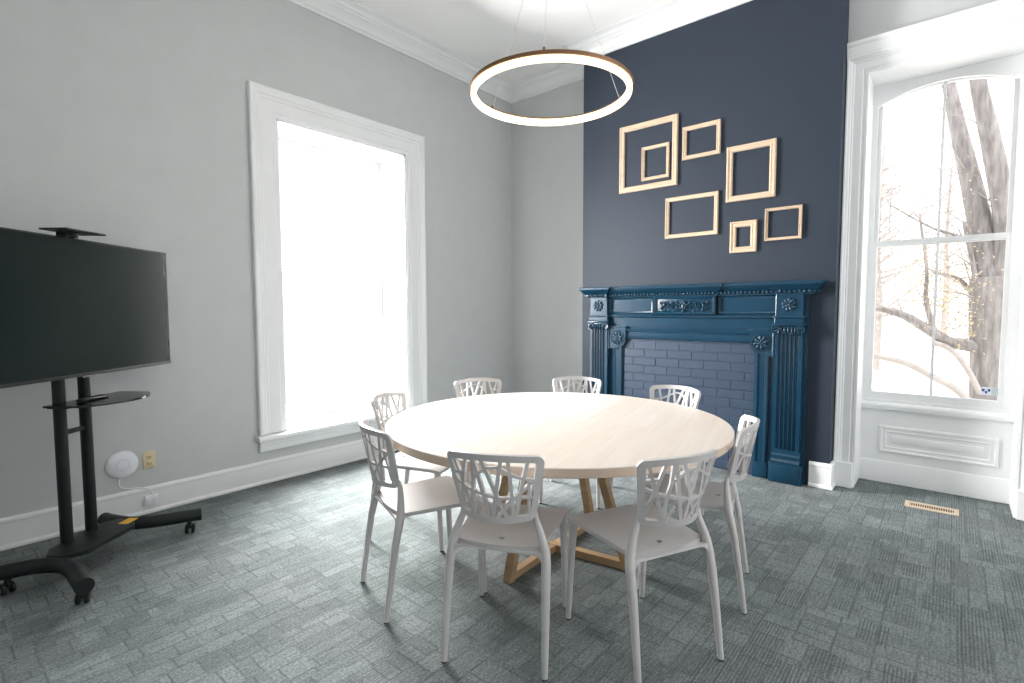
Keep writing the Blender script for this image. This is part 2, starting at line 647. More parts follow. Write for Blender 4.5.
# --- left window: plane a = y, b = z, h into the room (+x)
WL = lambda a, bb, h: (XL + h, a, bb)
w1 = thing('window_1', 'tall white framed left window blown out by daylight', 'window', (XL, 2.53, WZ0))
w1['kind'] = 'structure'
def put(o, p):
    o.parent = p
    o.matrix_parent_inverse = Matrix.Translation(-Vector(p.location))
    return o
b = MB()
b.sweep([(WY0, .385), (WY0, WZ1), (WY1, WZ1), (WY1, .385)], [(d * 1.02, h * .72) for d, h in casing_prof], WL, side=1)
put(b.build('casing', M['trim'], smooth=True, angle=25), w1)
b = MB()
b.sweep([(0, 0), (0, 1)], [(-.395, .338), (.070, .338), (.080, .346), (.082, .360), (.076, .374), (.066, .380), (-.395, .380)],
        lambda a, t, h: (XL + a, 1.680 + t * (3.350 - 1.680), h), side=-1)
b.box(XL, XL + .030, 1.712, 3.320, .300, .338)
b.sweep([(0, 0), (0, 1)], [(0, .250), (.020, .250), (.034, .262), (.036, .300), (.026, .306), (0, .306)],
        lambda a, t, h: (XL + a, 1.706 + t * (3.326 - 1.706), h), side=-1)
put(b.build('sill', M['trim'], smooth=True, angle=25), w1)
# lining of the reveal
b = MB()
b.box(XL - .40, XL, WY0, WY0 + .016, .38, WZ1); b.box(XL - .40, XL, WY1 - .016, WY1, .38, WZ1); b.box(XL - .40, XL, WY0, WY1, WZ1 - .014, WZ1)
put(b.build('reveal_lining', M['trim']), w1)
# arched frame
FX = -4.37
FL = lambda a, bb, h: (FX + h, a, bb)
inn = arc_outline(1.985, 3.105, .44, 2.175, .560, 32, True)
out = rect_match(inn, WY0 + .01, WY1 - .01, .38, WZ1 - .005)
b = MB(); b.ringprism(out, inn, -.06, .0, FL)
put(b.build('arched_frame', M['trim']), w1)
def sash(parent, name, f, x0, x1, z0, z1, depth, rise=0, semi=False, stile=.045, bottom=.06, top=.035, mull=None, mw=.016):
    b = MB()
    if rise:
        o_ = arc_outline(x0, x1, z0, z1 - rise, rise, 32, semi)
        i_ = arc_outline(x0 + stile, x1 - stile, z0 + bottom, z1 - rise, rise - top * .9, 32, semi)
        b.ringprism(o_, i_, depth - .018, depth + .018, f)
        gl = i_
    else:
        o_ = [(x0, z0), (x1, z0), (x1, z1), (x0, z1)]
        i_ = [(x0 + stile, z0 + bottom), (x1 - stile, z0 + bottom), (x1 - stile, z1 - top), (x0 + stile, z1 - top)]
        b.ringprism(o_, i_, depth - .018, depth + .018, f)
        gl = i_
    s = put(b.build(name, M['trim']), parent)
    if mull is not None:
        b = MB()
        zt = max(z for _, z in gl)
        b.box(mull - mw / 2, mull + mw / 2, depth - .012, depth + .012, z0 + bottom * .5, zt + .004, lambda x, y, z: f(x, z, y))
        g = b.build('glazing_bar', M['trim'])
        g.parent = s; g.matrix_parent_inverse = s.matrix_world.inverted() if False else Matrix.Translation(-Vector(parent.location))
        g.matrix_parent_inverse = Matrix.Identity(4)
    b = MB(); b.prism(gl, depth - .003, depth + .001, f)
    g = b.build('pane', M['glass'])
    g.parent = s
    return s
sash(w1, 'sash', FL, 1.985, 3.105, 1.675, 2.735, -.045, .560, True, .035, .035, .03)
sash(w1, 'sash', FL, 1.985, 3.105, .44, 1.712, -.01, 0, False, .045, .07, .037)

# --- right window: plane a = x, b = z, h into the room (-y)
WRf = lambda a, bb, h: (a, YW - h, bb)
w2 = thing('window_2', 'tall white right window of four panes with a tree behind it', 'window', (-.08, YW, 0))
w2['kind'] = 'structure'
cp2 = [(d * .118 / .204, h * .75) for d, h in casing_prof]
b = MB()
b.sweep([(RX0, .19), (RX0, RZ1), (RX1, RZ1), (RX1, .19)], [(d * (1 if True else 1), h) for d, h in cp2], WRf, side=1)
# taller head above the plain casing
b.sweep([(BR + .003, 0), (RX1 + .160, 0)], [(3.120, 0), (3.120, .040), (3.135, .046), (3.150, .044), (3.170, .048), (3.190, .046), (3.205, .058), (3.225, .060), (3.225, 0)],
        lambda a, t, h: (a, YW - h, t), side=1)
put(b.build('casing', M['trim'], smooth=True, angle=25), w2)
b = MB()
for x0, x1 in ((BR + .003, RX0 + .004), (RX1 - .004, RX1 + .160)):
    b.rbox(x0, x1, YW - .048, YW, 0.003, .19, .004)
put(b.build('plinth_block', M['trim']), w2)
RY = 4.81
b = MB()
b.box(RX0 - .002, RX0 + .014, YW - .017, 4.92, .003, RZ1 - .014); b.box(RX1 - .014, RX1 + .002, YW - .017, 4.92, .003, RZ1 - .014); b.box(RX0 - .002, RX1 + .002, YW - .017, 4.92, RZ1 - .014, RZ1 + .002)
put(b.build('reveal_lining', M['trim']), w2)
# apron panel under the sill
b = MB()
b.box(RX0 + .014, RX1 - .014, RY + .012, RY + .10, .003, .60)
b.sweep([(RX0 + .014, 0), (RX1 - .014, 0)], [(0, .003), (.012, .003), (.012, .155), (.008, .165), (0, .170)], lambda a, t, h: (a, RY + .012 - t, h), side=1)
pa = [(-.408, .236), (.266, .236), (.266, .442), (-.408, .442)]
b.sweep(pa, [(0, 0), (0, .006), (.006, .014), (.016, .016), (.022, .008), (.036, .006), (.042, .010), (.050, .004), (.050, 0)],
        lambda a, t, h: (a, RY + .012 - h, t), closed=True, side=1)
b.rbox(-.330, .190, RY + .004, RY + .02, .312, .368, .004)
put(b.build('apron_panel', M['trim'], smooth=True, angle=25), w2)
b = MB()
b.sweep([(RX0 + .014, 0), (RX1 - .014, 0)], [(-.10, .556), (.004, .556), (.010, .566), (.020, .572), (.024, .596), (.020, .610), (.010, .616), (-.10, .622)],
        lambda a, t, h: (a, RY - t, h), side=1)
put(b.build('sill', M['trim'], smooth=True, angle=25), w2)
GY = 4.86
GF = lambda a, bb, h: (a, GY - h, bb)
inn = arc_outline(-.492, .272, .64, 2.842, .094, 32)
out = rect_match(inn, RX0 + .005, RX1 - .005, .60, RZ1 - .01)
b = MB(); b.ringprism(out, inn, 0, .035, GF)
put(b.build('arched_frame', M['trim']), w2)
sash(w2, 'sash', GF, -.512, .292, 1.800, 2.960, -.030, .10, False, .045, .040, .03, -.110)
sash(w2, 'sash', GF, -.512, .292, .620, 1.842, .005, 0, False, .045, .075, .035, -.110)

# sticker in the lower right corner of the right window
st = thing('window_sticker', 'small blue and grey sticker in the lower corner of the right window pane', 'sticker', (.22, GY - .006, .757))
b = MB(); b.box(-.030, .032, -.0006, .0014, -.028, .028)
b.build('backing', M['stickgrey'], st)
b = MB(); b.box(-.060, -.006, -.0012, .0010, -.028, .028)
b.build('printed_square', M['stickpale'], st)
shield = [(-.009, .012), (.009, .012), (.010, .004), (.006, -.008), (0, -.014), (-.006, -.008), (-.010, .004)]
b = MB()
for cx, s in ((-.048, .75), (-.018, .75)):
    b.prism([(cx + x * s, z * s + .006) for x, z in shield], -.0020, -.0008, lambda x, z, h: (x, h, z))
b.prism([(-.033 + x * .7, z * .7 - .008) for x, z in shield], -.0026, -.0008, lambda x, z, h: (x, h, z))
b.build('shield_print', M['stickblue'], st)

# ---------------------------------------------------------------- fireplace
mt = thing('fireplace_mantel', 'carved wooden fireplace mantel painted glossy blue against the navy wall', 'fireplace', (-1.765, YB, 0))
XC = 0.0
def mprof(x0, x1, y0, y1, z0, z1, r=.004):
    b = MB(); b.rbox(x0, x1, y0, y1, z0, z1, r); return b
# local frame: x from the centre, y 0 at the wall, negative into the room
HW = 1.0
b = MB()
b.prism([(-.945, .003), (-.575, .003), (-.575, 1.07), (.575, 1.07), (.575, .003), (.945, .003), (.945, 1.45), (-.945, 1.45)], -.016, 0, lambda x, z, h: (x, h, z))
b.build('backboard', M['mantel'], mt)
# brick infill
b = MB()
b.box(-.585, .585, -.006, 0, .003, 1.075)
rh, bw = .0745, .218
for r in range(15):
    z0 = .004 + r * rh
    z1 = min(z0 + rh - .006, 1.072)
    x = -.585 - (bw / 2 if r % 2 else 0)
    while x < .585:
        a0, a1 = max(x, -.583), min(x + bw - .006, .583)
        if a1 - a0 > .015 and z1 - z0 > .01:
            b.rbox(a0, a1, -.0095 - random.random() * .0015, -.002, z0, z1, .004, seg=1)
        x += bw
b.build('brick_infill', M['brick'], mt)
# inner jambs and lintel with mouldings
for s in (-1, 1):
    b = MB()
    b.sweep([(0, .12), (0, .985)], [(.585, 0), (.585, -.026), (.594, -.034), (.604, -.034), (.610, -.026), (.652, -.026), (.658, -.034), (.672, -.036), (.682, -.028), (.682, 0)],
            lambda a, t, h: (s * -a, h, t) if False else (s * abs(a), h, t), side=-1)
    b.rbox(min(s * .580, s * .690), max(s * .580, s * .690), -.042, 0, .003, .125, .004)
    b.build('jamb', M['mantel'], mt, True, 30)
b = MB()
b.sweep([(-.56, 0), (.56, 0)], [(1.062, 0), (1.062, -.022), (1.070, -.030), (1.080, -.030), (1.086, -.022), (1.126, -.022), (1.132, -.032), (1.146, -.036), (1.154, -.028), (1.154, 0)],
        lambda a, t, h: (a, h, t), side=1)
b.build('lintel', M['mantel'], mt, True, 30)

def rosette(b, cx, cz, y, R, n=8):
    """carved flower standing off plane y (towards -y)"""
    for i in range(n):
        a = 2 * PI * i / n + .2
        b.blob((cx + math.cos(a) * R * .60, y - .004, cz + math.sin(a) * R * .60), R * .40, .011, R * .24, rot=a)
    for i in range(5):
        a = 2 * PI * i / 5
        b.blob((cx + math.cos(a) * R * .27, y - .010, cz + math.sin(a) * R * .27), R * .24, .010, R * .17, rot=a)
    b.blob((cx, y - .016, cz), R * .17, .010, R * .17)

for s in (-1, 1):
    bl = None
    b = MB()
    cx = s * .632
    # corner block: square above, round lobe towards the opening
    R = .080
    poly = []
    for i in range(13):
        a = PI / 2 * i / 12
        poly.append((cx - s * (.086 - R + R * math.sin(a)) + 0, .985 + R - R * math.cos(a) - .005 + 0))
    poly = [(cx + s * .080, .965), (cx + s * .080, 1.165), (cx - s * .086, 1.165)] + poly[::-1] + [(cx + s * .01, .965)]
    b.prism(poly, -.044, 0, lambda a, z, h: (a, h, z))
    b.rbox(cx - .092, cx + .092, -.052, 0, 1.160, 1.176, .004)
    b.rbox(min(cx + s * .076, cx + s * .092), max(cx + s * .076, cx + s * .092), -.052, 0, .960, 1.176, .004)
    bl = b.build('corner_block', M['mantel'], mt)
    b = MB(); rosette(b, cx - s * .005, 1.068, -.044, .060)
    b.tube([(cx - s * .005 + .066 * math.cos(a), -.046, 1.068 + .066 * math.sin(a)) for a in [2 * PI * i / 28 for i in range(29)]], .005, 6)
    b.build('rosette', M['mantel'], bl, True, 60)

# fluted pilasters
PX = .822
for s in (-1, 1):
    cx = s * PX
    b = MB()
    hw = .094
    poly = [(-hw, 0), (-hw, -.058), (-.072, -.058)]
    nfl = 5
    w = .144 / nfl
    for i in range(nfl):
        x0 = -.072 + i * w
        for k in range(1, 7):
            a = PI * k / 7
            poly.append((x0 + w * (.5 - .40 * math.cos(a)) , -.058 + .013 * math.sin(a)))
        poly.append((x0 + w, -.058))
    poly += [(hw, -.058), (hw, 0)]
    b.prism([(cx + x, y) for x, y in poly], .255, 1.145, lambda x, y, h: (x, y, h))
    pil = b.build('pilaster', M['mantel'], mt)
    b = MB()
    b.rbox(cx - .115, cx + .115, -.078, 0, .003, .150, .004)
    b.rbox(cx - .095, cx + .095, -.082, 0, .020, .132, .003)
    b.sweep([(cx - .100, 0), (cx + .100, 0)], [(.150, 0), (.150, -.078), (.165, -.080), (.178, -.070), (.184, -.066), (.200, -.072), (.214, -.070), (.224, -.062), (.256, -.060), (.256, 0)],
            lambda a, t, h: (a, h, t), side=1)
    b.build('plinth', M['mantel'], pil, True, 30)
    b = MB()
    b.rbox(cx - .112, cx + .112, -.084, 0, 1.205, 1.222, .004)
    b.rbox(cx - .098, cx + .098, -.066, 0, 1.140, 1.206, .003)
    for e in (-1, 1):
        pts = []
        for i in range(26):
            a = 4.2 * PI * i / 25
            r = .034 * (1 - i / 28)
            pts.append((cx + e * (.083 + r * math.cos(a) * -1), -.078 - .0004 * i, 1.172 + r * math.sin(a)))
        b.tube(pts, .0075, 6)
    for i in range(5):
        x = cx - .048 + i * .024
        b.blob((x, -.072, 1.170), .011, .012, .024)
        b.blob((x, -.080, 1.186), .008, .010, .009)
    for i in range(9):
        b.blob((cx - .068 + i * .017, -.070, 1.148), .007, .008, .007)
    b.build('capital', M['mantel'], pil, True, 60)
    # frieze block over the pilaster
    b = MB()
    b.rbox(cx - .100, cx + .100, -.070, 0, 1.222, 1.262, .004)
    b.rbox(cx - .108, cx + .108, -.078, 0, 1.262, 1.280, .005)
    b.rbox(cx - .094, cx + .094, -.066, 0, 1.278, 1.452, .004)
    fb = b.build('frieze_block', M['mantel'], mt)
    b = MB(); rosette(b, cx, 1.365, -.066, .056, 9)
    b.build('rosette', M['mantel'], fb, True, 60)

# fascia, ledge and frieze
b = MB()
b.rbox(-.745, .745, -.022, 0, 1.172, 1.262, .003)
b.build('fascia', M['mantel'], mt)
b = MB()
b.sweep([(-.752, 0), (.752, 0)], [(1.256, 0), (1.256, -.028), (1.264, -.040), (1.276, -.042), (1.284, -.030), (1.284, 0)], lambda a, t, h: (a, h, t), side=1)
b.build('ledge', M['mantel'], mt, True, 30)
for x0, x1 in ((-.740, -.275), (.275, .740)):
    b = MB()
    b.sweep([(x0 + .006, 1.290), (x1 - .006, 1.290), (x1 - .006, 1.440), (x0 + .006, 1.440)], [(0, 0), (0, -.020), (.008, -.026), (.016, -.020), (.022, -.018), (.022, 0)],
            lambda a, t, h: (a, h, t), closed=True, side=1)
    b.build('frieze_panel', M['mantel'], mt, True, 30)
# centre tablet with carved swag
b = MB()
b.rbox(-.272, .272, -.040, 0, 1.284, 1.452, .004)
b.sweep([(-.272, 1.286), (.272, 1.286), (.272, 1.450), (-.272, 1.450)], [(0, -.038), (0, -.052), (.012, -.060), (.024, -.052), (.030, -.042), (.030, -.036)],
        lambda a, t, h: (a, h, t), closed=True, side=1)
tab = b.build('carved_tablet', M['mantel'], mt, True, 30)
b = MB()
zc = 1.362
b.blob((0, -.046, zc - .006), .020, .016, .040)
for i, (dx, dz, rr) in enumerate(((0, .032, .014), (-.014, .022, .012), (.014, .022, .012), (-.02, -.02, .012), (.02, -.02, .012), (0, -.046, .016))):
    b.blob((dx, -.052, zc + dz), rr, .012, rr)
for s in (-1, 1):
    pts = []
    for i in range(28):
        t = i / 27
        a = 3.4 * PI * t
        r = .036 * (1 - .8 * t)
        pts.append((s * (.078 + r * math.cos(a) * -1), -.046 - .004 * t, zc - .008 + r * math.sin(a)))
    b.tube(pts, .0065, 6)
    pts = []
    for i in range(28):
        t = i / 27
        a = 3.2 * PI * t + PI
        r = .034 * (1 - .8 * t)
        pts.append((s * (.152 - r * math.cos(a)), -.046 - .004 * t, zc + .004 + r * math.sin(a)))
    b.tube(pts, .0060, 6)
    b.tube([(s * .03, -.046, zc - .03), (s * .06, -.047, zc - .044), (s * .10, -.047, zc - .034), (s * .125, -.047, zc - .006), (s * .15, -.047, zc + .036), (s * .185, -.046, zc + .030), (s * .205, -.045, zc + .004)], [.008, .009, .009, .008, .007, .006, .003], 6)
    for x, z, a, L in ((.055, .026, .8, .022), (.105, .024, -.5, .020), (.125, -.034, .3, .020), (.170, -.036, -.4, .018), (.198, -.022, .9, .018), (.030, .006, 1.2, .018), (.090, -.048, 0, .016), (.205, .026, 1.9, .014)):
        b.blob((s * x, -.047, zc + z), L, .011, .009, rot=a * s)
b.build('swag', M['mantel'], tab, True, 60)
# cornice shelf: mitred round both ends, breaking forward over blocks and tablet
fr = [(-.930, 0), (-.930, -.066), (-.745, -.066), (-.745, -.030), (-.272, -.030), (-.272, -.044), (.272, -.044), (.272, -.030), (.745, -.030), (.745, -.066), (.978, -.066), (.978, 0)]
cp = [(0, 1.440), (.010, 1.440), (.014, 1.452), (.022, 1.456), (.022, 1.472), (.030, 1.478), (.044, 1.490), (.060, 1.508), (.066, 1.512), (.070, 1.520), (.070, 1.534), (.064, 1.540), (-.02, 1.540)]
b = MB()
b.sweep(fr, cp, lambda x, y, h: (x, y, h), side=-1)
b.rbox(-.940, .985, -.09, 0, 1.505, 1.538, .002)
shelf = b.build('shelf_cornice', M['mantel'], mt, True, 30)
for i in range(len(fr) - 1):
    p, q = Vector(fr[i]), Vector(fr[i + 1])
    L = (q - p).length
    if L < .05:
        continue
    b = MB()
    t = (q - p) / L
    nn = Vector((t.y, -t.x))
    n = max(2, int(L / .030))
    for k in range(n):
        c = p + t * (L * (k + .5) / n) + nn * .026
        b.blob((c.x, c.y, 1.463), .0118 if abs(t.x) > .5 else .010, .010 if abs(t.x) > .5 else .0118, .0125, seg=6, rings=5)
    e0, e1 = p + nn * .023 + t * .002, q + nn * .023 - t * .002
    b.tube([(e0.x, e0.y, 1.463), (e1.x, e1.y, 1.463)], .004, 6)
    b.build('egg_moulding', M['mantel'], shelf, True, 60)

# ---------------------------------------------------------------- picture frames on the navy wall
frame_data = [
    ('largest wooden frame, empty and nearly square, at upper left of the blue wall', -2.405, -1.852, 2.399, 2.995, .050),
    ('small empty wooden frame hung inside the largest frame', -2.184, -1.927, 2.479, 2.774, .028),
    ('empty landscape wooden frame just right of the top corner of the largest frame', -1.809, -1.494, 2.593, 2.865, .034),
    ('large upright empty wooden frame at the right of the cluster', -1.440, -1.075, 2.190, 2.625, .046),
    ('wide empty wooden frame hanging lowest on the left, below the largest frame', -1.953, -1.501, 1.945, 2.294, .034),
    ('smallest empty wooden frame with a thick moulding, hanging lowest of all', -1.402, -1.200, 1.782, 2.029, .046),
    ('thin empty wooden frame at the far right of the cluster', -1.143, -.887, 1.856, 2.103, .022),
]
for lab, x0, x1, z0, z1, w in frame_data:
    cx, cz = (x0 + x1) / 2, (z0 + z1) / 2
    t = thing('picture_frame', lab, 'picture frame', (cx, YB, cz), 0, 'empty wooden frames over the mantel')
    hx, hz = (x1 - x0) / 2, (z1 - z0) / 2
    d = .024
    pr = [(0, -.002), (0, -d * .75), (w * .12, -d), (w * .30, -d), (w * .38, -d * .78), (w * .62, -d * .70), (w * .72, -d * .86), (w * .86, -d * .80), (w, -d * .45), (w, -.002)]
    C4 = [(-hx, -hz), (hx, -hz), (hx, hz), (-hx, hz)]
    for i in range(4):
        p, q = C4[i], C4[(i + 1) % 4]
        tx, tz = (q[0] - p[0]), (q[1] - p[1])
        L = math.hypot(tx, tz); tx /= L; tz /= L
        nx, nz = -tz, tx
        b = MB()
        A = [(p[0] + (tx + nx) * u, h, p[1] + (tz + nz) * u) for u, h in pr]
        B = [(q[0] + (-tx + nx) * u, h, q[1] + (-tz + nz) * u) for u, h in pr]
        k = len(pr)
        F = [(j, (j + 1) % k, k + (j + 1) % k, k + j) for j in range(k)] + [tuple(range(k)), tuple(range(2 * k - 1, k - 1, -1))]
        b.faces(A + B, F)
        b.build('rail', M['frame'], t)

# ---------------------------------------------------------------- table
TX, TY, TR, TZ = -1.637, 2.278, .900, .740
tb = thing('dining_table', 'large round pale maple table on a crossed oak base', 'table', (TX, TY, 0))
b = MB()
b.lathe([(0, TZ), (TR - .003, TZ), (TR, TZ - .003), (TR, TZ - .005)], 128)
top = b.build('tabletop', M['maple'], tb, True, 30)
b = MB()
b.lathe([(TR, TZ - .005), (TR, TZ - .036), (TR - .004, TZ - .040), (0, TZ - .040)], 128)
b.build('edge_band', M['edge'], top, True, 30)
for ang in (rad(93), rad(9)):
    c, s = math.cos(ang), math.sin(ang)
    rb, rt, w = .415, .205, .043
    f = lambda x, y, z: (x * c - y * s, x * s + y * c, z)
    lift = .002 if ang > 1 else .0
    b = MB()
    b.rbox(-rb + .02, rb - .02, -w / 2 + lift, w / 2 - lift, .002 + lift, .042 - lift, .002, f)
    bm_ = b.build('base_beam', M['oak'], tb)
    b = MB()
    b.rbox(-rt - .02, rt + .02, -w / 2 + lift, w / 2 - lift, TZ - .082 + lift, TZ - .041 - lift, .002, f)
    b.build('table_rail', M['oak'], tb)
    for e in (-1, 1):
        b = MB()
        P = []
        for z, r in ((.002, rb), (TZ - .041, rt)):
            for dx, dy in ((-.021, -1), (.021, -1), (.021, 1), (-.021, 1)):
                P.append(f(e * (r + dx), dy * (w / 2 + .001), z))
        b.faces(P, [(3, 2, 1, 0), (4, 5, 6, 7), (0, 1, 5, 4), (1, 2, 6, 5), (2, 3, 7, 6), (3, 0, 4, 7)])
        b.build('leg', M['oak'], tb)

# ---------------------------------------------------------------- chairs
ZB0, ZB1 = .555, .808
def back_pt(u, v):
    hw = .139 + .048 * v
    y = -.150 - .050 * v - .072 * (1 - u * u)
    z = ZB0 + (ZB1 - ZB0) * v + .014 * v * (1 - u * u)
    return Vector((u * hw, y, z))
def back_nrm(u, v):
    e = 1e-3
    a = back_pt(u + e, v) - back_pt(u - e, v)
    c = back_pt(u, v + e) - back_pt(u, v - e)
    return a.cross(c).normalized()

def rr(u0, u1, v0, v1, ru, rv, n=10, m=6):
    """rounded rectangle in (u, v) with fixed counts"""
    P = []
    cs = [((u0 + ru, v0 + rv), PI, 1), ((u1 - ru, v0 + rv), 1.5 * PI, 1), ((u1 - ru, v1 - rv), 0, 1), ((u0 + ru, v1 - rv), .5 * PI, 1)]
    for i, ((cu, cv), a0, _) in enumerate(cs):
        for k in range(m + 1):
            a = a0 + PI / 2 * k / m
            P.append((cu + ru * math.cos(a), cv + rv * math.sin(a)))
        nu, nv = cs[(i + 1) % 4][0]
        a1 = a0 + PI / 2
        q0 = P[-1]
        a2 = cs[(i + 1) % 4][1]
        q1 = (nu + ru * math.cos(a2), nv + rv * math.sin(a2))
        for k in range(1, n):
            t = k / n
            P.append((q0[0] + (q1[0] - q0[0]) * t, q0[1] + (q1[1] - q0[1]) * t))
    return P

def chair_back():
    b = MB()
    o_ = rr(-1, 1, 0, 1, .13, .12)
    i_ = rr(-.865, .865, .095, .905, .05, .05)
    n = len(o_)
    th = .0068
    P = []
    for sgn in (-1, 1):
        for ring in (o_, i_):
            for u, v in ring:
                P.append(back_pt(u, v) + back_nrm(u, v) * (th * sgn))
    F = []
    for i in range(n):
        j = (i + 1) % n
        F += [(i, j, n + j, n + i), (2 * n + i, 3 * n + i, 3 * n + j, 2 * n + j), (i, 2 * n + i, 2 * n + j, j), (n + i, n + j, 3 * n + j, 3 * n + i)]
    b.faces(P, F)
    # twig lattice in (u, v), straight runs of two or more points
    bars = [([(.22, .94), (.01, .05)], 14), ([(.35, .94), (.45, .39), (.52, .05)], 14), ([(.71, .94), (.55, .05)], 14),
            ([(.13, .82), (.56, .68), (.93, .63)], 10), ([(.93, .68), (.50, .36), (.08, .05)], 12), ([(.12, .36), (.39, .05)], 11),
            ([(-.37, .44), (.19, .37), (.48, .38), (.93, .38)], 11), ([(-.20, .94), (.13, .38)], 15), ([(.76, .63), (.87, .05)], 10),
            ([(-.82, .94), (-.68, .47)], 13), ([(-.93, .68), (-.60, .70)], 10), ([(-.93, .59), (-.63, .48), (-.37, .44)], 12),
            ([(-.52, .94), (-.70, .52), (-.91, .12)], 13), ([(-.67, .52), (-.53, .05)], 13), ([(-.38, .94), (-.40, .63), (-.59, .08)], 13),
            ([(-.36, .94), (-.07, .05)], 15), ([(-.40, .63), (-.12, .80), (.13, .82)], 9), ([(-.28, .30), (-.48, .05)], 9)]
    segs = [(p[n_], p[n_ + 1], w_) for p, w_ in bars for n_ in range(len(p) - 1)]
    for (u0, v0), (u1, v1), w in segs:
        k = 5
        ring = []
        w = w * .00048
        for i in range(k + 1):
            t = i / k
            u, v = u0 + (u1 - u0) * t, v0 + (v1 - v0) * t
            c = back_pt(u, v)
            t2 = min(1, t + .02); t1 = max(0, t - .02)
            tg = (back_pt(u0 + (u1 - u0) * t2, v0 + (v1 - v0) * t2) - back_pt(u0 + (u1 - u0) * t1, v0 + (v1 - v0) * t1)).normalized()
            nn = back_nrm(u, v)
            s = tg.cross(nn).normalized()
            ring.append([c + s * (w * a) + nn * (0.0058 * d) for a, d in ((-1, -1), (1, -1), (1, 1), (-1, 1))])
        P = [x for r_ in ring for x in r_]
        F = []
        for i in range(k):
            for j in range(4):
                F.append((i * 4 + j, i * 4 + (j + 1) % 4, (i + 1) * 4 + (j + 1) % 4, (i + 1) * 4 + j))
        F += [(3, 2, 1, 0), (k * 4, k * 4 + 1, k * 4 + 2, k * 4 + 3)]
        b.faces(P, F)
    return b

def chair_seat():
    b = MB()
    nx, ny = 17, 20
    def sp(a, t):
        """a -1..1 across, t 0..1 from rear to front"""
        hw = .172 + .036 * t
        y0 = -.150 - .030 * (1 - a * a)
        y1 = .232 + .006 * (1 - a * a)
        y = y0 + (y1 - y0) * t
        z = .452 - .010 * (1 - a ** 2) * math.sin(PI * min(1, t * 1.1)) - .006 * max(0, t - .85) / .15 + .004 * t
        return Vector((a * hw, y, z))
    top = [[b.bm.verts.new(sp(-1 + 2 * i / nx, j / ny)) for i in range(nx + 1)] for j in range(ny + 1)]
    bot = [[b.bm.verts.new(sp((-1 + 2 * i / nx) * .985, .006 + .988 * j / ny) - Vector((0, 0, .018))) for i in range(nx + 1)] for j in range(ny + 1)]
    hole = {(3, 8)}
    for j in range(ny):
        for i in range(nx):
            if (j, i) in hole:
                A = [top[j][i], top[j][i + 1], top[j + 1][i + 1], top[j + 1][i]]
                B = [bot[j][i], bot[j][i + 1], bot[j + 1][i + 1], bot[j + 1][i]]
                for k in range(4):
                    b.bm.faces.new([A[k], A[(k + 1) % 4], B[(k + 1) % 4], B[k]])
                continue
            b.bm.faces.new([top[j][i], top[j][i + 1], top[j + 1][i + 1], top[j + 1][i]])
            b.bm.faces.new([bot[j][i], bot[j + 1][i], bot[j + 1][i + 1], bot[j][i + 1]])
    rim_t = [top[0][i] for i in range(nx + 1)] + [top[j][nx] for j in range(1, ny + 1)] + [top[ny][i] for i in range(nx - 1, -1, -1)] + [top[j][0] for j in range(ny - 1, 0, -1)]
    rim_b = [bot[0][i] for i in range(nx + 1)] + [bot[j][nx] for j in range(1, ny + 1)] + [bot[ny][i] for i in range(nx - 1, -1, -1)] + [bot[j][0] for j in range(ny - 1, 0, -1)]
    n = len(rim_t)
    for i in range(n):
        b.bm.faces.new([rim_t[i], rim_b[i], rim_b[(i + 1) % n], rim_t[(i + 1) % n]])
    return b

def make_chair():
    t = thing('dining_chair', '', 'chair', (0, 0, 0), 0, 'pale grey chairs around the round table')
    seat = chair_seat().build('seat', M['plastic'], t, True, 50)
    b = MB()
    # arched apron that joins the rear legs under the seat
    arch = [(-.178, .436), (.178, .436), (.186, .385)]
    for i in range(9):
        a = i / 8
        arch.append((.176 - .040 * (1 - math.cos(a * PI / 2)), .385 + .043 * math.sin(a * PI / 2)))
    left = [(-x, z) for x, z in arch[2:]][::-1]
    b.prism(arch + left, -.178, -.156, lambda x, z, h: (x, h + (.44 - z) * -.12, z))
    b.build('apron', M['plastic'], t)
    chair_back().build('backrest', M['plastic'], t, True, 40)
    for s in (-1, 1):
        b = MB()
        pts = [(.193, -.235, .006), (.192, -.222, .10), (.190, -.205, .22), (.188, -.188, .33), (.186, -.172, .40), (.181, -.162, .44), (.171, -.157, .475), (.157, -.152, .515), (.143, -.149, .552), (.139, -.153, .590)]
        R1 = [.0115, .0135, .0155, .0175, .0185, .0185, .0165, .0145, .0125, .009]
        R2 = [.0115, .0125, .0140, .0160, .0175, .0180, .0165, .0140, .0120, .007]
        # finer
        b.tube([(s * x, y, z) for x, y, z in pts], R1, 10, True, R2, up=(s, 0, 0))
        lg = b.build('leg', M['plastic'], t, True, 60)
        b = MB(); b.tube([(s * .1935, -.2365, 0.0), (s * .193, -.2355, .006)], .0105, 10)
        b.build('foot_cap', M['foot'], lg)
        b = MB()
        pts = [(.197, .236, .006), (.195, .228, .15), (.192, .220, .30), (.189, .214, .40), (.187, .210, .440)]
        b.tube([(s * x, y, z) for x, y, z in pts], [.0115, .0135, .0155, .018, .018], 10, True, [.0115, .0135, .0155, .018, .018], up=(s, 0, 0))
        lg = b.build('leg', M['plastic'], t, True, 60)
        b = MB(); b.tube([(s * .197, .236, 0.0), (s * .197, .236, .006)], .0105, 10)
        b.build('foot_cap', M['foot'], lg)
    return t

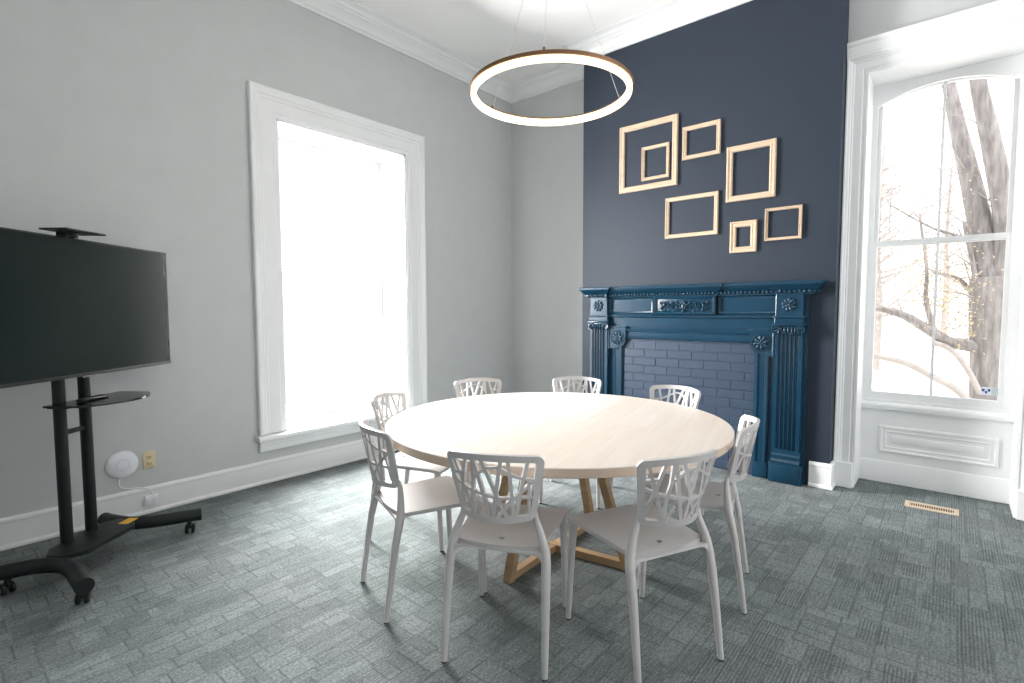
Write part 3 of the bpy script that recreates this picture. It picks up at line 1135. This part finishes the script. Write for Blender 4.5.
chairs = [  # x, y, facing angle, label
    (-1.350, 1.560, 116, 'grey chair seen from behind at the front of the table, left of the two nearest'),
    (-.921, 1.875, 155, 'grey chair at the front right of the table, right of the two nearest'),
    (-.928, 2.449, 195, 'grey chair on the right side of the table, seen edge on before the fireplace jamb'),
    (-1.412, 3.075, 263, 'grey chair behind the table in front of the blue bricks'),
    (-2.050, 3.080, 297, 'grey chair behind the table below the left end of the mantel'),
    (-2.480, 2.630, 331, 'grey chair behind the table nearest to the room corner'),
    (-2.398, 1.958, 22, 'grey chair tucked in at the left of the table, directly before the bright window'),
    (-1.898, 1.556, 71, 'grey chair at the front left of the table, nearest the television stand'),
]
proto = make_chair()
for i, (x, y, a, lab) in enumerate(chairs):
    o = proto if i == 0 else copy_tree(proto)
    o.location = (x, y, 0)
    o.rotation_euler = (0, 0, rad(a - 90))
    o['label'] = lab

# ---------------------------------------------------------------- ring pendant
pd = thing('pendant_lamp', 'glowing ring pendant lamp in bronze hanging over the round table', 'lamp', (-1.611, 2.199, 2.42))
b = MB()
b.lathe([(.414, .014), (.414, .030), (.411, .033), (.386, .033), (.383, .030), (.383, .024), (.407, .024), (.407, .014)], 96, closed=True)
ringo = b.build('ring', M['bronze'], pd, True, 40)
b = MB()
b.lathe([(.406, -.006), (.406, .024), (.383, .024), (.381, .020), (.381, -.006), (.384, -.010), (.402, -.010)], 96, closed=True)
b.build('diffuser', M['glow'], pd, True, 50)
hub = Vector((0, 0, .94))
for a in (rad(-58), rad(59), rad(181)):
    b = MB()
    p = Vector((.398 * math.cos(a), .398 * math.sin(a), .033))
    b.tube([p, hub], .0017, 6)
    cb = b.build('cable', M['wire'], pd)
    b = MB(); b.lathe([(0, .032), (.006, .032), (.006, .048), (.003, .052), (0, .052)], 10, lambda x, y, z: (x + p.x, y + p.y, z))
    b.build('cable_grip', M['bronze'], cb)
b = MB(); b.tube([hub, (0, 0, ZC - 2.42 - .02)], .0022, 6)
b.blob(hub, .012, .012, .016)
b.build('drop_cable', M['wire'], pd)
b = MB(); b.lathe([(0, ZC - 2.42 - .001), (.075, ZC - 2.42 - .001), (.075, ZC - 2.42 - .022), (.07, ZC - 2.42 - .026), (0, ZC - 2.42 - .026)], 32)
b.build('canopy', M['bronze'], pd, True, 40)

# ---------------------------------------------------------------- television on its stand
A_TV = math.atan2(.78, -.625)          # direction along the screen
SX, SY = -3.385, .600
stand = thing('television_stand', 'black wheeled television stand with shelf against the left wall', 'stand', (SX, SY, 0), A_TV)
# local: x along the screen (to the right in the photo), y = towards the wall, -y to the room
b = MB()
b.prism([(-.22, -.02), (-.15, -.085), (.15, -.085), (.24, -.02), (.24, .06), (.17, .115), (-.15, .115), (-.22, .06)], .128, .150, lambda x, y, h: (x, y, h))
plate = b.build('base_plate', M['black'], stand)
b = MB()
b.rbox(.155, .235, -.045, .010, .1505, .1518, .0004, lambda x, y, z: (x, y, z))
lab_ = b.build('caution_sticker', M['yellow'], plate); lab_['label'] = 'yellow caution sticker'
b = MB()
for k in range(3):
    b.box(.170 + k * .018, .182 + k * .018, -.034, -.004, .1518, .1522)
b.build('print', M['yellow'], lab_)
for s in (-1, 1):
    b = MB()
    P = [(.405, -.285, .108), (.36, -.225, .112), (.30, -.15, .116), (.262, -.085, .118), (.245, -.03, .118), (.245, .03, .118), (.258, .085, .118), (.285, .15, .114), (.315, .215, .108)]
    b.tube([(s * x, y, z) for x, y, z in P], .036, 14)
    tl = b.build('base_tube', M['black'], stand, True, 50)
    for x, y, dx, dy in ((.407, -.288, .6, -.8), (.317, .219, .42, .9)):
        b = MB()
        b.tube([(s * (x - dx * .012), y - dy * .012, .108), (s * (x + dx * .008), y + dy * .008, .108)], .038, 14)
        b.build('end_cap', M['black'], tl, True, 50)
    for x, y, an in ((.375, -.245, .4), (.300, .175, 1.2)):
        cs = bpy.data.objects.new('caster', None)
        b = MB()
        X = s * x
        b.tube([(X, y, .085), (X, y, .062)], .013, 10)
        ca, sa = math.cos(an), math.sin(an)
        ff = lambda u, v, w: (X + u * ca - v * sa, y + u * sa + v * ca, w)
        b.rbox(-.012, .030, -.009, .009, .034, .064, .006, ff)
        cst = b.build('caster', M['black'], stand, True, 50)
        for e in (-1, 1):
            b = MB()
            b.lathe([(0, e * .009), (.024, e * .009), (.028, e * .012), (.028, e * .022), (.024, e * .025), (0, e * .025)], 18,
                    lambda u, v, w: ff(.014 + u, w, .0285 + v))
            wl = b.build('wheel', M['black'], cst, True, 40)
            b = MB()
            b.lathe([(0, e * .0252), (.011, e * .0252), (.011, e * .0272), (0, e * .0272)], 12, lambda u, v, w: ff(.014 + u, w, .0285 + v))
            b.build('hub_cap', M['chrome'], cst)
PXs = (-.064, .086)
for x in PXs:
    b = MB()
    b.tube([(x, .100, .140), (x, .100, 1.55)], .024, 16, True, .030)
    b.build('post', M['black'], stand, True, 50)
b = MB()
b.rbox(PXs[0], PXs[1], .088, .112, .700, .722, .003)
b.build('cross_bar', M['black'], stand)
# shelf of black glass
b = MB()
poly = [(-.225, .075)]
for i in range(13):
    t = i / 12
    poly.append((-.215 + .455 * t, -.105 - .105 * math.sin(PI * t) ** .8))
poly += [(.245, .075)]
b.prism(poly, .862, .872, lambda x, y, h: (x + .045, y, h))
sh = b.build('shelf', M['glossblack'], stand)
b = MB()
b.rbox(-.11, .11, .02, .125, .844, .862, .003)
b.build('shelf_bracket', M['black'], sh)
# camera shelf above the screen
b = MB()
b.rbox(-.150, .085, -.065, .075, 1.722, 1.730, .003)
cshelf = b.build('camera_shelf', M['black'], stand)
b = MB()
b.rbox(-.035, .035, .060, .074, 1.50, 1.722, .002)
b.rbox(-.060, .010, .020, .074, 1.700, 1.722, .002)
b.build('shelf_arm', M['black'], cshelf)
b = MB()
b.rbox(-.22, .22, .036, .070, 1.22, 1.48, .004)
b.build('mount_plate', M['black'], stand)

tv = thing('television', 'large black flat screen television on the wheeled stand', 'television', (SX, SY, .995), A_TV)
b = MB()
b.rbox(-.615, .615, -.005, .034, .004, .698, .004)
cab = b.build('casing', M['bezel'], tv)
b = MB(); b.rbox(-.605, .605, -.0075, -.004, .022, .690, .001)
b.build('screen', M['screen'], tv)
b = MB(); b.rbox(-.615, .615, -.0085, -.002, .004, .018, .001)
b.build('bezel_strip', M['bezel'], tv)
b = MB(); b.rbox(-.035, .035, -.0105, -.004, -.004, .004, .001)
lg = b.build('logo_strip', M['chrome'], tv); lg['label'] = 'small silver logo strip'

rm = thing('remote_control', 'slim black remote control lying on the stand shelf under the screen', 'remote control', (SX + .018, SY + .012, .8725), A_TV + .08)
b = MB(); b.rbox(-.085, .085, -.022, .022, .0005, .018, .006)
b.build('body', M['bezel'], rm, True, 50)
b = MB()
for i in range(6):
    for j in range(2):
        b.rbox(-.06 + i * .022, -.048 + i * .022, -.012 + j * .014, -.004 + j * .014, .0178, .0195, .001)
b.build('buttons', M['black'], rm)

# ---------------------------------------------------------------- small things on the left wall
hp = thing('wall_speaker', 'round white dome gadget with a faint violet ring on the left wall', 'gadget', (XL, .852, .357))
fw = lambda x, y, z: (z, x, y)
b = MB(); b.lathe([(0, .034), (.030, .033), (.055, .029), (.075, .022), (.086, .013), (.088, .006), (.084, .001), (0, .001)], 40, fw)
b.build('dome', M['white'], hp, True, 60)
b = MB(); b.lathe([(.030, .0328), (.034, .0338), (.038, .0318)], 32, fw, closed=True)
b.build('violet_ring', M['violet'], hp, True, 60)  # thin ring drawn for the faint violet smudge on the dome
pts = [(.004, -.01, -.085), (.012, -.022, -.112), (.020, -.012, -.145), (.026, .03, -.160), (.030, .08, -.168), (.034, .12, -.180), (.036, .146, -.215), (.036, .148, -.250)]
def smooth_path(P, n=6):
    P = [Vector(p) for p in P]
    out = []
    for i in range(len(P) - 1):
        p0, p1, p2, p3 = P[max(i - 1, 0)], P[i], P[i + 1], P[min(i + 2, len(P) - 1)]
        for k in range(n):
            t = k / n
            out.append(.5 * ((2 * p1) + (p2 - p0) * t + (2 * p0 - 5 * p1 + 4 * p2 - p3) * t * t + (3 * p1 - p0 - 3 * p2 + p3) * t ** 3))
    out.append(P[-1])
    return out
b = MB(); b.tube(smooth_path(pts), .0042, 8)
b.build('cord', M['white'], hp, True, 60)
pl = thing('power_outlet', 'small white outlet box on the left skirting board below the almond outlet', 'outlet', (XL + .018, .995, .092))
b = MB(); b.rbox(-.001, .022, -.036, .036, -.034, .034, .004)
b.build('box', M['white'], pl, True, 50)
b = MB()
for dy in (-.018, .018):
    b.rbox(.020, .0245, dy - .012, dy + .012, -.018, .018, .003)
b.build('socket', M['trim'], pl)
ot = thing('wall_outlet', 'almond coloured double outlet plate on the left wall', 'outlet', (XL, 1.0, .354))
b = MB(); b.rbox(0, .007, -.036, .036, -.058, .058, .004)
pt = b.build('plate', M['almond'], ot, True, 50)
for dz in (-.021, .021):
    b = MB()
    b.rbox(.006, .009, -.016, .016, dz - .013, dz + .013, .005)
    rc = b.build('receptacle', M['almond'], ot, True, 50)
    b = MB()
    b.box(.0088, .0094, -.0085, -.0055, dz - .006, dz + .006); b.box(.0088, .0094, .0055, .0085, dz - .006, dz + .006); b.box(.0088, .0094, -.002, .002, dz - .011, dz - .007)
    b.build('slots', M['slot'], rc)

# floor vent by the right window
vt = thing('floor_vent', 'tan metal floor vent in the carpet below the right window', 'vent', (-.070, 4.385, 0))
b = MB()
b.ringprism([(-.140, -.062), (.140, -.062), (.140, .062), (-.140, .062)], [(-.115, -.034), (.115, -.034), (.115, .034), (-.115, .034)], .001, .007, lambda x, y, h: (x, y, h))
b.build('frame', M['vent'], vt)
b = MB(); b.box(-.116, .116, -.035, .035, .0008, .002)
b.build('dark_gap', M['ventgap'], vt)
for i in range(19):
    x = -.108 + i * .012
    b = MB(); b.box(x - .0022, x + .0022, -.034, .034, .0015, .006)
    b.build('slat', M['vent'], vt)

# ---------------------------------------------------------------- outside
b = MB(); b.box(-40, 40, 5.05, 60, -1.0, -.6)
struct(b.build('ground', M['ground']), 'pale bright ground outside the right window', 'ground')

tree = thing('tree', 'bare grey tree with a forked trunk just outside the right window', 'tree', (.47, 9.5, -.6))
TB = Vector((.47, 9.5, -.6))
def limb(b, P, r0, r1, jit=0.0):
    S = smooth_path([Vector((x, y, z)) - TB for x, y, z in P], 5)
    n = len(S)
    b.tube(S, [r0 + (r1 - r0) * i / (n - 1) for i in range(n)], 10)
b = MB()
limb(b, [(.50, 9.5, -.62), (.47, 9.5, .17), (.44, 9.5, .64), (.39, 9.5, 1.18), (.36, 9.5, 1.75)], .30, .225)
b.build('trunk', M['bark'], tree, True, 60)
br = [([(.34, 9.5, 1.55), (.26, 9.55, 2.25), (.09, 9.6, 3.14), (-.10, 9.7, 4.05), (-.3, 9.8, 5.2)], .17, .06),
      ([(.40, 9.5, 1.50), (.49, 9.5, 2.1), (.45, 9.4, 2.6), (.26, 9.3, 3.6), (.10, 9.2, 4.4), (0, 9.2, 5.4)], .17, .06),
      ([(.43, 9.5, .30), (.38, 9.45, .62), (.22, 9.40, .81), (-.03, 9.3, .87), (-.26, 9.25, 1.03), (-.55, 9.2, 1.24), (-.9, 9.2, 1.36)], .11, .045),
      ([(.37, 9.5, .70), (.31, 9.45, 1.04), (.25, 9.4, 1.45), (.17, 9.4, 1.9), (.05, 9.4, 2.5)], .065, .02),
      ([(-.20, 9.25, 1.0), (-.31, 9.3, 1.45), (-.32, 9.3, 1.9), (-.42, 9.3, 2.6)], .04, .012),
      ([(.38, 9.5, 1.25), (.20, 9.6, 1.5), (.02, 9.6, 1.75), (-.25, 9.7, 1.85)], .045, .012),
      ([(.36, 9.5, 1.9), (.05, 9.6, 2.3), (-.3, 9.7, 2.5), (-.8, 9.8, 2.9)], .03, .01)]
for P, r0, r1 in br:
    b = MB(); limb(b, P, r0, r1)
    b.build('branch', M['bark'], tree, True, 60)
b = MB()
for k in range(75):
    P, r0, r1 = br[k % len(br)]
    i = random.randrange(1, len(P))
    p = Vector(P[i])
    d = Vector((random.uniform(-1, .6), random.uniform(-.5, .5), random.uniform(-.3, 1.0))).normalized()
    L = random.uniform(.3, .9)
    limb(b, [p, p + d * L * .5 + Vector((0, 0, .03)), p + d * L + Vector((random.uniform(-.1, .1), 0, random.uniform(-.12, .12)))], .010, .003)
tw = b.build('twigs', M['twig'], tree); tw['kind'] = 'stuff'
def leaves(b, centre, spread, n, size, off):
    for k in range(n):
        c = Vector(centre) + Vector((random.gauss(0, spread[0]), random.gauss(0, spread[1]), random.gauss(0, spread[2]))) - off
        u = Vector((random.gauss(0, 1), random.gauss(0, 1), random.gauss(0, 1))).normalized() * size * random.uniform(.6, 1.3)
        w = u.orthogonal().normalized() * size * .6
        b.faces([c - u, c + w * .9, c + u, c - w * .9], [(0, 1, 2, 3)])
b = MB()
for cx, cz, sx, sz, n in ((-.05, 1.35, .20, .28, 420), (-.45, 1.55, .25, .25, 220), (.12, 1.05, .10, .15, 140), (-.5, 2.0, .3, .3, 160), (-.15, 2.1, .25, .25, 140), (-.1, 2.7, .4, .4, 200), (.1, 1.6, .15, .3, 200)):
    leaves(b, (cx, 9.35, cz), (sx, .25, sz), n, .020, TB)
fo = b.build('foliage', M['leaf'], tree); fo['kind'] = 'stuff'

# fallen limbs and a low leaning branch in front of the tree
lt = thing('fallen_branch', 'long grey fallen branch slanting low behind the right window', 'branch', (-.35, 9.2, .3))
b = MB()
o_ = Vector((-.35, 9.2, .3))
b.tube([Vector(p) - o_ for p in smooth_path([(.25, 9.2, .02), (.05, 9.2, .24), (-.18, 9.2, .38), (-.53, 9.2, .57), (-.95, 9.2, .66)], 5)], .045, 8)
b.build('limb', M['twig'], lt, True, 60)
b = MB()
b.tube([Vector(p) - o_ for p in smooth_path([(.30, 9.2, .20), (.17, 9.2, .50), (.03, 9.2, .72), (-.09, 9.2, .82), (-.22, 9.2, .86)], 5)], [.035] * 20 + [.02], 8)
b.build('side_limb', M['twig'], lt, True, 60)

# distant trees
for k, (x, y, h, lab) in enumerate(((-1.9, 20, 7.0, 'faint distant bare tree at the left side of the right window'), (-.4, 34, 9.5, 'faint distant bare tree in the middle of the right window'))):
    t = thing('bare_tree', lab, 'tree', (x, y, -.6))
    b = MB(); b.tube(smooth_path([(0, 0, -.02), (.05, 0, h * .3), (-.05, 0, h * .6), (.05, 0, h)], 4), [.16 - .011 * i for i in range(13)], 8)
    b.build('trunk', M['twig'], t, True, 60)
    b = MB()
    for i in range(70):
        z = random.uniform(.2, .95) * h
        a = random.uniform(0, 2 * PI)
        L = random.uniform(.7, 2.2) * (1.1 - z / h * .6)
        d = Vector((math.cos(a), math.sin(a), random.uniform(.2, .9)))
        p = Vector((0, 0, z))
        b.tube([p, p + d * L * .5, p + d * L + Vector((0, 0, .2))], [.035, .022, .006], 5)
    q = b.build('branches', M['twig'], t); q['kind'] = 'stuff'
    b = MB()
    leaves(b, (0, 0, h * .33), (1.2, .8, 1.3), 1500, .055, Vector((0, 0, 0)))
    q = b.build('foliage', M['leafpale'], t); q['kind'] = 'stuff'
